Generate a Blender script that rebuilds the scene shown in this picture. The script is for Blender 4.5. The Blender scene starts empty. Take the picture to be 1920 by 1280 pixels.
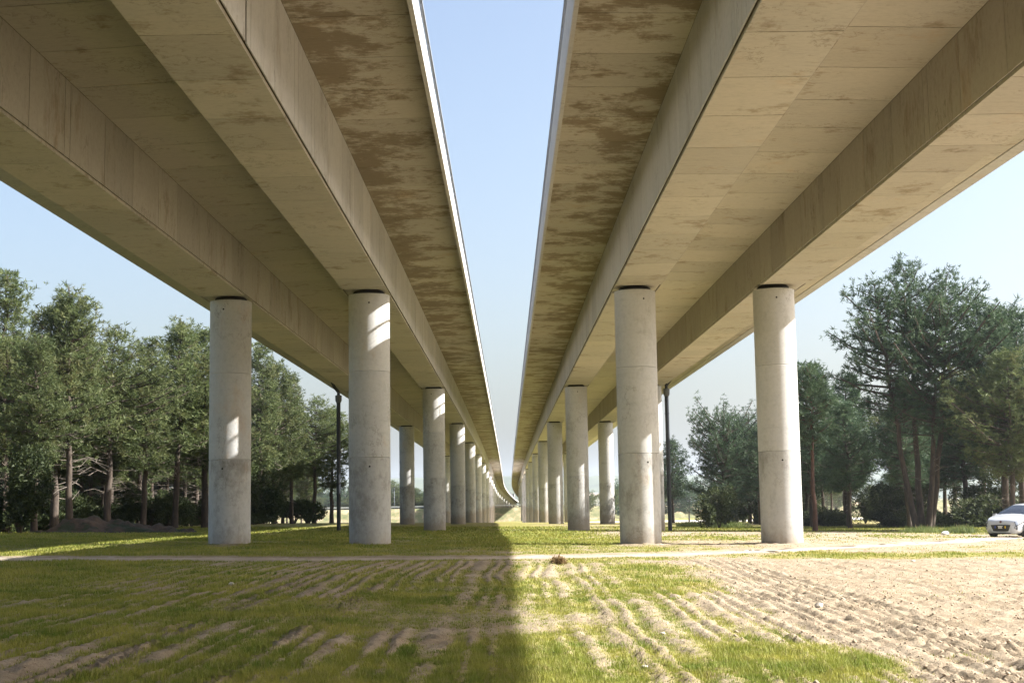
import bpy, math, random
import numpy as np
from mathutils import Matrix, Vector

# ------------------------------------------------------------------ camera, sky, sun, exposure
scn = bpy.context.scene
col = scn.collection
R = math.radians
SUN_EL, SUN_AZ = R(37.3), R(-1.5)            # sun stands to the right (+X), a hair behind the camera
yaw, pitch, roll = R(0.2577), R(6.434), R(0.9)
f = Vector((math.sin(yaw)*math.cos(pitch), math.cos(yaw)*math.cos(pitch), math.sin(pitch)))
r = Vector((math.cos(yaw), -math.sin(yaw), 0)); u = r.cross(f)
r2 = r*math.cos(roll) - u*math.sin(roll); u2 = u*math.cos(roll) + r*math.sin(roll)
cd = bpy.data.cameras.new('camera'); cam = bpy.data.objects.new('camera', cd); col.objects.link(cam)
cd.sensor_width = 36; cd.lens = 2650/1920*36; cd.clip_start = 0.1; cd.clip_end = 9000
m = Matrix((r2, u2, -f)).transposed().to_4x4(); m.translation = Vector((0, 0, 1.6)); cam.matrix_world = m
scn.camera = cam

w = bpy.data.worlds.new('World'); scn.world = w; w.use_nodes = True
nt = w.node_tree; bg = nt.nodes['Background']
sky = nt.nodes.new('ShaderNodeTexSky'); sky.sky_type = 'NISHITA'; sky.sun_disc = False
sky.sun_elevation = SUN_EL; sky.sun_rotation = R(90) - SUN_AZ
sky.altitude = 50; sky.air_density = 1.0; sky.dust_density = 5.0; sky.ozone_density = 1.0
nt.links.new(sky.outputs[0], bg.inputs[0]); bg.inputs[1].default_value = 0.084

sd = bpy.data.lights.new('sun', 'SUN'); sun = bpy.data.objects.new('sun', sd); col.objects.link(sun)
sd.energy = 5.0; sd.angle = R(0.53); sd.color = (1.0, 0.965, 0.91)
L = Vector((math.cos(SUN_AZ)*math.cos(SUN_EL), math.sin(SUN_AZ)*math.cos(SUN_EL), math.sin(SUN_EL)))
sun.rotation_euler = L.to_track_quat('Z', 'Y').to_euler()

vs = scn.view_settings; vs.view_transform = 'Standard'; vs.look = 'None'; vs.gamma = 1; vs.exposure = 1.78
vs.use_curve_mapping = False
scn.cycles.use_denoising = True; scn.cycles.max_bounces = 8; scn.cycles.diffuse_bounces = 5
scn.cycles.transparent_max_bounces = 8; scn.cycles.sample_clamp_indirect = 6

# ------------------------------------------------------------------ helpers
def tag(o, label=None, cat=None, group=None, kind=None):
    if label: o['label'] = label
    if cat: o['category'] = cat
    if group: o['group'] = group
    if kind: o['kind'] = kind
    return o
def empty(name, loc=(0, 0, 0), rz=0):
    o = bpy.data.objects.new(name, None); col.objects.link(o)
    o.location = loc; o.rotation_euler = (0, 0, rz); o.empty_display_size = .3
    return o
def link(name, me, parent=None):
    o = bpy.data.objects.new(name, me); col.objects.link(o); o.parent = parent
    return o
def copy_tree(o, parent=None):
    c = o.copy(); col.objects.link(c); c.parent = parent
    for ch in list(o.children):
        copy_tree(ch, c)
    return c
def np_mesh(name, V, F, mat, smooth=False):
    me = bpy.data.meshes.new(name)
    V = np.asarray(V, np.float32); F = np.asarray(F, np.int32); k = F.shape[1]
    me.vertices.add(len(V)); me.vertices.foreach_set('co', V.ravel())
    me.loops.add(F.size); me.loops.foreach_set('vertex_index', F.ravel())
    me.polygons.add(len(F)); me.polygons.foreach_set('loop_start', np.arange(0, F.size, k, dtype=np.int32))
    if smooth: me.polygons.foreach_set('use_smooth', np.ones(len(F), bool))
    me.update(calc_edges=True)
    if mat: me.materials.append(mat)
    return me
class MB:
    def __init__(s): s.v = []; s.f = []
    def add(s, v, f):
        n = len(s.v); s.v += [tuple(p) for p in v]; s.f += [tuple(i+n for i in q) for q in f]
    def box(s, x0, x1, y0, y1, z0, z1, M=None):
        v = [(x0,y0,z0),(x1,y0,z0),(x1,y1,z0),(x0,y1,z0),(x0,y0,z1),(x1,y0,z1),(x1,y1,z1),(x0,y1,z1)]
        if M is not None: v = [M @ Vector(p) for p in v]
        s.add(v, [(3,2,1,0),(4,5,6,7),(0,1,5,4),(1,2,6,5),(2,3,7,6),(3,0,4,7)])
    def tube(s, pts, rad, n=8, cap=True):
        pts = [Vector(p) for p in pts]; k = len(pts)
        if not hasattr(rad, '__len__'): rad = [rad]*k
        b = len(s.v); a = None
        for i, p in enumerate(pts):
            d = (pts[min(i+1, k-1)] - pts[max(i-1, 0)]).normalized()
            if a is None:
                a = d.orthogonal().normalized()
            else:
                a = (a - d*a.dot(d)).normalized()
            c = d.cross(a)
            for j in range(n):
                t = 2*math.pi*j/n
                s.v.append(tuple(p + (a*math.cos(t) + c*math.sin(t))*rad[i]))
        for i in range(k-1):
            for j in range(n):
                j2 = (j+1) % n
                s.f.append((b+i*n+j, b+i*n+j2, b+(i+1)*n+j2, b+(i+1)*n+j))
        if cap:
            s.f.append(tuple(b+j for j in range(n))[::-1]); s.f.append(tuple(b+(k-1)*n+j for j in range(n)))
    def lathe(s, prof, n=32, c=(0, 0, 0)):
        b = len(s.v)
        for rr, z in prof:
            for j in range(n):
                t = 2*math.pi*j/n; s.v.append((c[0]+rr*math.cos(t), c[1]+rr*math.sin(t), c[2]+z))
        for i in range(len(prof)-1):
            for j in range(n):
                j2 = (j+1) % n; s.f.append((b+i*n+j, b+i*n+j2, b+(i+1)*n+j2, b+(i+1)*n+j))
        s.f.append(tuple(b+j for j in range(n))[::-1]); s.f.append(tuple(b+(len(prof)-1)*n+j for j in range(n)))
    def mesh(s, name, mat, smooth=False, angle=None):
        me = bpy.data.meshes.new(name); me.from_pydata(s.v, [], s.f); me.materials.append(mat)
        if smooth or angle:
            me.polygons.foreach_set('use_smooth', [True]*len(me.polygons))
            if angle: me.set_sharp_from_angle(angle=R(angle))
        me.update(); return me
    def build(s, name, mat, parent=None, smooth=False, angle=None):
        return link(name, s.mesh(name, mat, smooth, angle), parent)

# numpy value noise
def _h(ix, iy, s):
    h = (ix.astype(np.int64)*374761393 + iy.astype(np.int64)*668265263 + s*974634777) & 0xffffffff
    h = ((h ^ (h >> 13))*1274126177) & 0xffffffff
    return ((h ^ (h >> 16)) & 0xffffff)/float(0xffffff)
def vn(x, y, s=0):
    x = np.asarray(x, float); y = np.asarray(y, float); x, y = np.broadcast_arrays(x, y)
    ix = np.floor(x); iy = np.floor(y); fx = x-ix; fy = y-iy
    fx = fx*fx*(3-2*fx); fy = fy*fy*(3-2*fy)
    return ((_h(ix,iy,s)*(1-fx)+_h(ix+1,iy,s)*fx)*(1-fy) + (_h(ix,iy+1,s)*(1-fx)+_h(ix+1,iy+1,s)*fx)*fy)
def fbm(x, y, s=0, o=4):
    t = 0; a = .5; k = 0
    for i in range(o):
        t = t + a*vn(np.asarray(x)*2**i+17*i, np.asarray(y)*2**i-9*i, s+i); k += a; a *= .5
    return t/k
def sst(a, b, x):
    t = np.clip((np.asarray(x, float)-a)/(b-a), 0, 1); return t*t*(3-2*t)

# ------------------------------------------------------------------ materials
class NT:
    def __init__(s, name):
        s.m = bpy.data.materials.new(name); s.m.use_nodes = True; s.t = s.m.node_tree
        s.b = s.t.nodes['Principled BSDF']; s.out = s.t.nodes['Material Output']
    def n(s, typ, **k):
        q = s.t.nodes.new('ShaderNode'+typ)
        for a, v in k.items():
            if a.startswith('i_'):
                key = a[2:]
                q.inputs[int(key) if key.isdigit() else key.replace('_', ' ')].default_value = v
            else: setattr(q, a, v)
        return q
    def l(s, a, b): s.t.links.new(a, b)
    def pos(s, sc=(1, 1, 1)):
        g = s.n('NewGeometry'); mp = s.n('Mapping'); mp.inputs['Scale'].default_value = sc
        s.l(g.outputs['Position'], mp.inputs[0]); return mp.outputs[0]
    def noise(s, vec, scale=1, detail=4, rough=.55, dist=0):
        q = s.n('TexNoise'); q.inputs['Scale'].default_value = scale; q.inputs['Detail'].default_value = detail
        q.inputs['Roughness'].default_value = rough; q.inputs['Distortion'].default_value = dist
        s.l(vec, q.inputs['Vector']); return q.outputs['Fac']
    def ramp(s, fac, stops):
        q = s.n('ValToRGB'); e = q.color_ramp.elements
        while len(e) < len(stops): e.new(.5)
        for el, (p, c) in zip(e, stops):
            el.position = p; el.color = (c, c, c, 1) if not hasattr(c, '__len__') else (*c, 1)
        s.l(fac, q.inputs[0]); return q.outputs[0]
    def mix(s, fac, a, b, mode='MIX'):
        q = s.n('Mix', data_type='RGBA', blend_type=mode)
        for sock, v in ((q.inputs[0], fac), (q.inputs[6], a), (q.inputs[7], b)):
            if isinstance(v, (int, float)): sock.default_value = v
            elif isinstance(v, tuple): sock.default_value = (*v, 1)
            else: s.l(v, sock)
        return q.outputs[2]
    def math(s, op, a, b=None):
        q = s.n('Math', operation=op)
        for i, v in enumerate((a, b)):
            if v is None: continue
            if isinstance(v, (int, float)): q.inputs[i].default_value = v
            else: s.l(v, q.inputs[i])
        return q.outputs[0]
    def bump(s, h, strength=.3, dist=.02):
        q = s.n('Bump'); q.inputs['Strength'].default_value = strength; q.inputs['Distance'].default_value = dist
        s.l(h, q.inputs['Height']); s.l(q.outputs[0], s.b.inputs['Normal'])
def plain(name, c, rough=.6, metal=0, var=0.12, scale=6, spec=.4):
    k = NT(name); nz = k.noise(k.pos(), scale, 4)
    k.l(k.mix(k.ramp(nz, [(.3, 0.), (.7, 1.)]), tuple(v*(1-var) for v in c), tuple(min(1, v*(1+var)) for v in c)), k.b.inputs['Base Color'])
    k.b.inputs['Roughness'].default_value = rough; k.b.inputs['Metallic'].default_value = metal
    k.b.inputs['Specular IOR Level'].default_value = spec
    return k.m

def concrete(name, base, streak, fine, stain=(.5, .75), stain_col=(.55, .48, .38), stain_scale=(.55, 1.3, .6), grey=(.42, .41, .38), tint=.10, splash=False, edge=False):
    """streak: Position scale for long formwork marks; stain: ramp of the dark weathering blotches."""
    k = NT(name)
    big = k.noise(k.pos((.22, .22, .22)), 1, 5, .65)
    c = k.mix(k.ramp(big, [(.35, 0.), (.68, 1.)]), base, grey)
    st = k.noise(k.pos(streak), 1, 6, .7)                                 # board marks left by the formwork
    c = k.mix(.75, c, k.ramp(st, [(.28, .76), (.42, .98), (.6, 1.02), (.78, .93)]), 'MULTIPLY')
    sp = k.noise(k.pos(stain_scale), 1, 13, .74)                          # ragged weather stains
    sp2 = k.noise(k.pos(tuple(v*2.2 for v in streak)), 1, 4, .7)
    spm = k.math('ADD', sp, k.math('MULTIPLY', k.math('SUBTRACT', sp2, .5), .22))
    if edge:                                                              # damp gathers where the slab meets the girder
        gp = k.n('NewGeometry'); sx_ = k.n('SeparateXYZ'); k.l(gp.outputs['Position'], sx_.inputs[0])
        mr_ = k.n('MapRange'); mr_.inputs[1].default_value = 2.0; mr_.inputs[2].default_value = 3.8; mr_.inputs[3].default_value = -.03; mr_.inputs[4].default_value = .06
        k.l(k.math('ABSOLUTE', sx_.outputs[0]), mr_.inputs[0]); spm = k.math('ADD', spm, mr_.outputs[0])
    c = k.mix(k.ramp(spm, [(stain[0], 0.), ((stain[0]+stain[1])/2, .6), (stain[1], 1.)]), c, k.mix(1., c, stain_col, 'MULTIPLY'))
    ln = k.noise(k.pos(tuple(v*.8 for v in stain_scale)), 1.3, 12, .68)   # thin wandering drip lines
    lr = k.ramp(ln, [(.49, 0.), (.5, 1.), (.51, 0.)])
    gate = k.ramp(k.noise(k.pos((.45, .6, .5)), 1, 3), [(.5, 0.), (.6, 1.)])
    c = k.mix(k.math('MULTIPLY', k.math('MULTIPLY', lr, gate), .7), c, k.mix(1., c, (.38, .34, .28), 'MULTIPLY'))
    rs = k.ramp(k.noise(k.pos(tuple(v*1.1 for v in stain_scale)), .6, 8, .7), [(.60, 0.), (.72, .55)])  # rusty and mossy tints
    c = k.mix(rs, c, k.mix(1., c, (1.0, .80, .62), 'MULTIPLY'))
    fn = k.noise(k.pos(fine), 1, 6, .75)
    c = k.mix(.6, c, k.ramp(fn, [(.3, .78), (.5, 1.), (.72, 1.1)]), 'MULTIPLY')
    if splash:
        gp = k.n('NewGeometry'); sx_ = k.n('SeparateXYZ'); k.l(gp.outputs['Position'], sx_.inputs[0])
        hz_ = k.math('ADD', sx_.outputs[2], k.math('MULTIPLY', k.math('SUBTRACT', k.noise(k.pos((3, 3, 2)), 1, 6, .7), .5), 1.3))
        c = k.mix(k.ramp(hz_, [(.0, .75), (.38, .35), (.8, 0.)]), c, (.27, .225, .165))
    oi = k.n('ObjectInfo')
    mr = k.n('MapRange'); mr.inputs[3].default_value = 1-tint; mr.inputs[4].default_value = 1+tint*.6
    k.l(oi.outputs['Random'], mr.inputs[0])
    c = k.mix(1., c, mr.outputs[0], 'MULTIPLY')
    k.l(c, k.b.inputs['Base Color']); k.b.inputs['Roughness'].default_value = .88
    k.b.inputs['Specular IOR Level'].default_value = .25
    k.bump(k.math('ADD', fn, st), .25, .012)
    return k.m

TAN = (.46, .425, .355); TANG = (.43, .405, .35)
M_soffit = concrete('soffit_concrete', TAN, (1.2, 9, 1), (7, 14, 8), (.56, .68), (.60, .54, .46), (.85, .85, .85), grey=TANG)
M_cant = concrete('weathered_cantilever_concrete', (.42, .385, .32), (1.2, 8, 1), (7, 14, 8), (.475, .56), (.52, .46, .38), (.62, .62, .62), grey=(.40, .37, .31), edge=True)
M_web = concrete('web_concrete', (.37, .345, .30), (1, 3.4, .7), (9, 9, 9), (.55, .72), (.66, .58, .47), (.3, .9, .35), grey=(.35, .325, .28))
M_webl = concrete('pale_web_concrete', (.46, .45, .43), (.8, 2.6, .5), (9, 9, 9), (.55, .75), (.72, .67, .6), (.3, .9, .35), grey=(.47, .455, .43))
M_core = concrete('joint_concrete', (.07, .06, .042), (1, 3, 1), (8, 8, 8), grey=(.06, .05, .036))
M_pier = concrete('pier_concrete', (.50, .50, .49), (.4, .4, 2.2), (10, 10, 8), (.56, .74), (.72, .70, .66), (1.2, 1.2, .6), grey=(.455, .455, .45), tint=.05)
M_pierlow = concrete('old_pier_concrete', (.465, .465, .455), (2.5, 2.5, .8), (10, 10, 9), (.47, .66), (.62, .60, .57), (1.3, 1.3, .9), grey=(.40, .40, .395), tint=.06, splash=True)
M_cornice = concrete('cornice_concrete', (.48, .47, .45), (.5, 2, .5), (9, 9, 9), (.6, .8), (.75, .7, .62), grey=(.44, .43, .42))
M_bear = plain('bearing_rubber', (.012, .012, .013), .7)
M_hole = plain('tie_hole_shadow', (.02, .018, .016), .9)
M_steel = plain('galvanised_steel', (.17, .19, .22), .7, 0, .1)
M_pipe = plain('black_pipe_plastic', (.018, .022, .03), .4, 0, .2)

# ------------------------------------------------------------------ terrain
_py = np.array([-200, 0, 14, 30, 48, 69, 90, 132, 175, 215, 260, 300, 370, 450, 900, 1500, 6000], float)
_pz = np.array([0, 0, .04, .12, .16, -.06, -.26, -.50, -1.0, -1.75, -2.7, -3.4, -4.3, -4.5, -5.2, -6, -6], float)
def gz(x, y):
    x = np.asarray(x, float); y = np.asarray(y, float)
    z = (np.interp(y-4, _py, _pz) + 2*np.interp(y, _py, _pz) + np.interp(y+4, _py, _pz))/4
    z = z - .0157*np.clip(x, -26, 26)*np.interp(y, [0, 60, 200, 400], [1, 1, .8, 0])
    z = z + .05*(fbm(x*.12, y*.12, 5, 3)-.5)*sst(4, 30, y)
    return z
def track_y(x):        # centre line of the dirt track crossing under the viaducts
    x = np.asarray(x, float)
    return np.interp(x, [-60, -26, -14, 0, 4.5, 8.5, 13, 18, 23.5, 40], [33, 35, 36.6, 37.3, 39, 42.6, 48, 55, 63.5, 90]) + .35*np.sin(x*.35)
PX = (-9.39, -4.66, 4.45, 9.21)
PY = [48 + 42.2*k for k in range(20)]
def grass_field(x, y):
    """0..1 how much grass grows: along the wheel furrows, thin on the bare soil to the right."""
    x = np.asarray(x, float); y = np.asarray(y, float)
    n1 = fbm(x*.33, y*.16, 21, 4); n2 = fbm(x*1.3, y*.7, 31, 4)
    g = .66 + 1.1*(n1-.5) + .9*(n2-.5)
    near = 1-sst(33, 38, y)
    g = g + .13*near*(1-sst(-1.5, .3, x))
    edge = x - .7*(fbm(y*.12, x*.05, 41, 3)-.5)*4
    g = g - near*.95*sst(2.0, 6.6, edge)                                   # bare soil on the right
    g = g - .12*near*sst(.2, 1.2, x)
    g = g + .85*np.exp(-(((x-3.0)/1.1)**2 + ((y-13.9)/1.6)**2)) + .5*np.exp(-(((x-3.0)/1.2)**2 + ((y-25.5)/2.4)**2))
    g = g + 1.1*np.exp(-(((x+1.3)/2.2)**2 + ((y-12.2)/2.0)**2)) + .5*np.exp(-(((x-.1)/.6)**2+((y-14.2)/2.2)**2))
    g = g - .22*np.exp(-(((x+3.0)/2.2)**2 + ((y-20)/7)**2)) - .9*np.exp(-(((x+4.4)/1.1)**2 + ((y-13.2)/1.7)**2))
    g = g + .35*np.exp(-(((x+9)/4)**2 + ((y-29)/6)**2))
    far = sst(38, 42, y)
    g = g + far*((.12+.5*(fbm(x*.16, y*.22, 43, 3)-.4))*(1-sst(2.5, 5.5, x)) - .42*sst(3.5, 7, x)*(1-sst(75, 95, y)))
    g = g - .35*far*np.exp(-(((x+4.5)/3.5)**2 + ((y-54)/4)**2))
    d = np.abs(y-track_y(x))
    g = g - 1.3*(1-sst(.7, 2.0, d+.9*(n2-.5)))
    g = g + .5*sst(200, 320, y)
    for px in PX: g = g - .8*np.exp(-(((x-px)/1.15)**2 + ((y-48)/1.15)**2))*(.35 if px < 0 else 1)
    return np.clip(g, 0, 1)
def furrow(x, y):
    """raised wheel ridges that run along the viaducts, and clods"""
    wv = .55*(fbm(y*.07, x*.03, 51, 3)-.5)*2 + .12*(fbm(x*.9, y*.35, 53, 3)-.5)*2 - .018*np.clip(y-14, 0, 30)*sst(0, -4, x)
    ph = ((x+wv)/.34+1.5*np.log1p(np.exp(np.clip((x-3.2)*3, -30, 30)))/3)*2*math.pi
    rid = np.clip((.5+.5*np.sin(ph + 1.2*np.sin(ph*.37+1)))**1.1*(.6+.8*fbm(x*5, y*3, 77, 3)), 0, 1)
    amp = sst(.28, .52, fbm(x*.28+3, y*.10, 57, 3))
    brk = .35 + .9*fbm(x*2.2, y*1.3, 59, 3)
    region = (1-sst(33, 37, y))*sst(-9.5, -7, x)
    return rid, np.clip(amp*brk*region, 0, 1.2)
def fine(x, y):
    rid, a = furrow(x, y)
    bare = sst(3.0, 5.0, x)*(1-sst(60, 75, y))
    a = np.maximum(a, .9*bare*(1-sst(33, 37, y))*(.3+.9*fbm(x*1.2, y*.5, 59, 3)))
    h = rid*a*(.046+.014*bare)
    cl = fbm(x*3.1, y*2.4, 61, 4)
    rg_ = 1-np.abs(2*fbm(x*4.3, y*3.4, 63, 5)-1)
    h = h + (cl-.5)*(.03+.03*bare) + (rg_-.7)*(.02+.035*bare) + bare*.02*np.clip(fbm(x*1.1, y*2.6, 67, 3)-.52, 0, 1)*3
    h = h + (.04*(vn(x*9, y*9, 71)-.5)+.03*(vn(x*17, y*12, 72)-.5))*(1-sst(20, 45, y))
    # chevron tread marks
    tr = np.exp(-((x+2.6-.02*(y-14))/.28)**2) + np.exp(-((x-1.35)/.25)**2) + np.exp(-((x+3.9)/.25)**2)
    h = h + tr*.022*np.sign(np.sin((y+np.abs(((x*2) % 1)-.5)*.8)*2*math.pi/.17))*(1-sst(24, 30, y))
    d = np.abs(y-track_y(x)); tk = 1-sst(.9, 1.9, d)
    rut = .045*np.exp(-((d-.62)/.22)**2)
    h = h*(1-.85*tk) - rut*(1-sst(1.4, 1.8, d))
    h = h*(1-sst(70, 130, y)*.6)
    for px in PX:
        h = h + .09*np.exp(-(((x-px)/.95)**2 + ((y-48)/.95)**2))*(.7+.8*(vn(x*4, y*4, 73)-.3))
    return h
def ground_z(x, y): return float(gz(x, y) + fine(np.array([x]), np.array([y]))[0])

def axis(segs):
    out = []
    for a, b, st in segs: out += list(np.arange(a, b-1e-6, st))
    return np.array(out + [segs[-1][1]])
gx = axis([(-3500, -400, 300), (-400, -60, 25), (-60, -26, 2), (-26, -9, .32), (-9, -5.6, .1), (-5.6, 5.6, .045), (5.6, 12, .085), (12, 30, .25), (30, 60, 2), (60, 400, 25), (400, 3500, 300)])
gy = axis([(-240, -60, 30), (-60, 4, 6), (4, 10, .4), (10, 17, .055), (17, 26, .085), (26, 44, .16), (44, 70, .33), (70, 140, 1.0), (140, 480, 6), (480, 1400, 60), (1400, 6000, 500)])
X, Y = np.meshgrid(gx, gy)
GR = grass_field(X, Y); RID, RA = furrow(X, Y)
Z = gz(X, Y) + fine(X, Y)
GRV = np.clip(GR - (.38+.34*(1-sst(-1, .5, X)))*RID*np.clip(RA, 0, 1), 0, 1)
nx, ny = len(gx), len(gy)
I = np.arange(nx*ny).reshape(ny, nx)
Fq = np.stack([I[:-1, :-1], I[:-1, 1:], I[1:, 1:], I[1:, :-1]], -1).reshape(-1, 4)

k = NT('field_soil_and_turf')
at = k.n('Attribute', attribute_name='grass'); g_at = at.outputs['Fac']
nf = k.noise(k.pos(), 9, 6, .7); nm = k.noise(k.pos(), 1.1, 5, .6); nb = k.noise(k.pos(), .22, 4, .6)
soil = k.mix(k.ramp(nm, [(.32, 0.), (.7, 1.)]), (.255, .205, .142), (.355, .30, .228))
soil = k.mix(k.ramp(nf, [(.36, .75), (.5, 0.), (.8, 0.)]), soil, (.19, .14, .095))
soil = k.mix(k.ramp(nf, [(.62, 0.), (.78, .7)]), soil, (.43, .375, .305))
turf = k.mix(k.ramp(nf, [(.3, 0.), (.65, 1.)]), (.105, .13, .022), (.28, .265, .065))
turf = k.mix(k.ramp(nb, [(.4, 0.), (.62, 1.)]), turf, (.25, .215, .08))
fac = k.ramp(k.math('ADD', g_at, k.math('MULTIPLY', k.math('SUBTRACT', k.noise(k.pos((28, 20, 28)), 1, 4, .7), .5), 1.5)), [(.22, 0.), (.66, .92)])
k.l(k.mix(fac, soil, turf), k.b.inputs['Base Color']); k.b.inputs['Roughness'].default_value = .95
k.b.inputs['Specular IOR Level'].default_value = .1
k.bump(k.math('ADD', nf, k.noise(k.pos(), 34, 4, .7)), .8, .035)
gm = np_mesh('ground', np.stack([X, Y, Z], -1).reshape(-1, 3), Fq, k.m, True)
a_ = gm.attributes.new('grass', 'FLOAT', 'POINT'); a_.data.foreach_set('value', GRV.astype(np.float32).ravel())
tag(link('ground', gm), 'rough field of sandy soil and thin grass under the viaducts', kind='structure')

# dirt track: pale packed sand
kt = NT('packed_sand')
tn = kt.noise(kt.pos(), 7, 6, .7); tb = kt.noise(kt.pos(), .9, 4, .6)
c = kt.mix(kt.ramp(tb, [(.35, 0.), (.65, 1.)]), (.28, .23, .17), (.39, .335, .265))
c = kt.mix(kt.ramp(tn, [(.35, .6), (.5, 0.)]), c, (.24, .19, .14))
kt.l(c, kt.b.inputs['Base Color']); kt.b.inputs['Roughness'].default_value = .95; kt.bump(tn, .5, .02)
def strip(name, xs, cy, hw, mat, lift, seed, cols=9, rough=.35):
    xs = np.asarray(xs); cyv = cy(xs); ty = np.gradient(cyv, xs); ln = np.sqrt(1+ty*ty)
    nxv, nyv = -ty/ln, 1/ln
    P = []
    for j in range(cols):
        s_ = (j/(cols-1))*2-1
        w_ = hw*s_ + rough*(fbm(xs*.8+31*j*(abs(s_) == 1), xs*0+seed+j, seed, 4)-.5)*2*(1 if abs(s_) == 1 else .2)
        px, py = xs+nxv*w_, cyv+nyv*w_
        P.append(np.stack([px, py, gz(px, py)+fine(px, py)+lift*(1-.9*abs(s_)**6)], -1))
    P = np.stack(P, 1).reshape(-1, 3); n = len(xs)
    J = np.arange(n*cols).reshape(n, cols)
    F_ = np.stack([J[:-1, :-1], J[1:, :-1], J[1:, 1:], J[:-1, 1:]], -1).reshape(-1, 4)
    return link(name, np_mesh(name, P, F_, mat, True))
tag(strip('dirt_track', np.arange(-55, 38, .16), track_y, .8, kt.m, .010, 81, 13, .95), 'pale sandy track crossing the field towards the white car', kind='structure')
tag(strip('gravel_road', np.arange(-300, 300, 4.), lambda x: 352+0*x, 40, plain('pale_gravel', (.62, .58, .52), .95, 0, .1, .3), .06, 83, 11, 3), 'pale gravel ground in front of the embankment', kind='structure')

# crossing embankment with its road and guard rail
ke = NT('embankment_scrub'); en = ke.noise(ke.pos(), .35, 6, .7)
ke.l(ke.ramp(en, [(.35, (.10, .12, .045)), (.5, (.20, .19, .09)), (.62, (.36, .28, .18)), (.75, (.45, .37, .27))]), ke.b.inputs['Base Color'])
ke.b.inputs['Roughness'].default_value = .95
xs = np.arange(-420, 421, 3.); prof = [(432, -5.0), (434, -3.6), (436, -2.2), (438, -.9), (439, -.35), (441, -.3), (451, -.3), (453, -.5), (460, -5.3)]
P = np.array([[(x, y+1.2*(vn(x*.12, y*.3, 90)-.5), z+.5*(vn(x*.2, y*.5, 91)-.5)*(0 < i < 4)) for i, (y, z) in enumerate(prof)] for x in xs]).reshape(-1, 3)
J = np.arange(len(P)).reshape(len(xs), len(prof))
tag(link('embankment', np_mesh('embankment', P, np.stack([J[:-1, :-1], J[1:, :-1], J[1:, 1:], J[:-1, 1:]], -1).reshape(-1, 4), ke.m)), 'scrubby road embankment crossing below the viaducts', kind='structure')
mb = MB(); mb.box(-420, 420, 441.5, 450.5, -.4, -.22)
tag(mb.build('crossing_road', plain('asphalt', (.09, .09, .092), .9)), 'asphalt road on top of the embankment', kind='structure')
gr_ = tag(empty('guard_rail', (0, 441, -.25)), 'long pale metal guard rail along the embankment road', 'guard rail')
mb = MB(); mb.box(-420, 420, -.05, .02, .42, .80); mb.build('rail_beam', plain('pale_rail', (.62, .63, .64), .5, .3), gr_)
mb = MB(); mb.box(-.06, .06, .025, .15, -.1, .75); pm = mb.mesh('post', M_steel)
for i in range(60):
    p = link('post', pm, gr_); p.location = (-120+4*i, 0, 0)

# hills
kh = NT('hill_woodland'); hn = kh.noise(kh.pos(), .012, 6, .65)
kh.l(kh.ramp(hn, [(.35, (.035, .05, .025)), (.6, (.07, .09, .04)), (.75, (.16, .15, .09))]), kh.b.inputs['Base Color']); kh.b.inputs['Roughness'].default_value = 1
hx = np.arange(-3400, 3401, 20.); hy = np.arange(2300, 4601, 60.)
HX, HY = np.meshgrid(hx, hy)
ridge = np.exp(-((HY-3300)/560)**2)
HZ = -7 + ridge*(60 + 30*(fbm(HX*.0022+4, HY*.001, 95, 4)-.35) + 14*(fbm(HX*.012, HY*.012, 96, 4)-.5) + 5*(vn(HX*.05, HY*.05, 97)-.5))
J = np.arange(HX.size).reshape(HX.shape)
tag(link('hills', np_mesh('hills', np.stack([HX, HY, HZ], -1).reshape(-1, 3), np.stack([J[:-1, :-1], J[:-1, 1:], J[1:, 1:], J[1:, :-1]], -1).reshape(-1, 4), kh.m, True)), 'low wooded hills on the far horizon', kind='structure')

# ------------------------------------------------------------------ the two viaducts
def sx(y): return max(0., y-480)**2/(2*8500.)                 # plan curve far away
def zref(y): return 8.74 - 1.9e-5*(y-130)**2                  # level of the pier tops
def sweep(mb, prof, ys, closed=True):
    b = len(mb.v); n = len(prof)
    for y in ys:
        for (x, z) in prof: mb.v.append((x+sx(y), y, z+zref(y)))
    for i in range(len(ys)-1):
        for j in range(n if closed else n-1):
            j2 = (j+1) % n; mb.f.append((b+i*n+j, b+i*n+j2, b+(i+1)*n+j2, b+(i+1)*n+j))
    mb.f.append(tuple(b+j for j in range(n))[::-1]); mb.f.append(tuple(b+(len(ys)-1)*n+j for j in range(n)))
def fix(o):
    import bmesh
    bm = bmesh.new(); bm.from_mesh(o.data); bmesh.ops.recalc_face_normals(bm, faces=bm.faces); bm.to_mesh(o.data); bm.free()
    return o
S0 = .15                                                        # girder soffit above pier top level
YFAR = [-200, -100, -50, -25] + list(np.arange(0, 480, 12)) + list(np.arange(480, 880, 12))
STEP = 2.41
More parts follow.
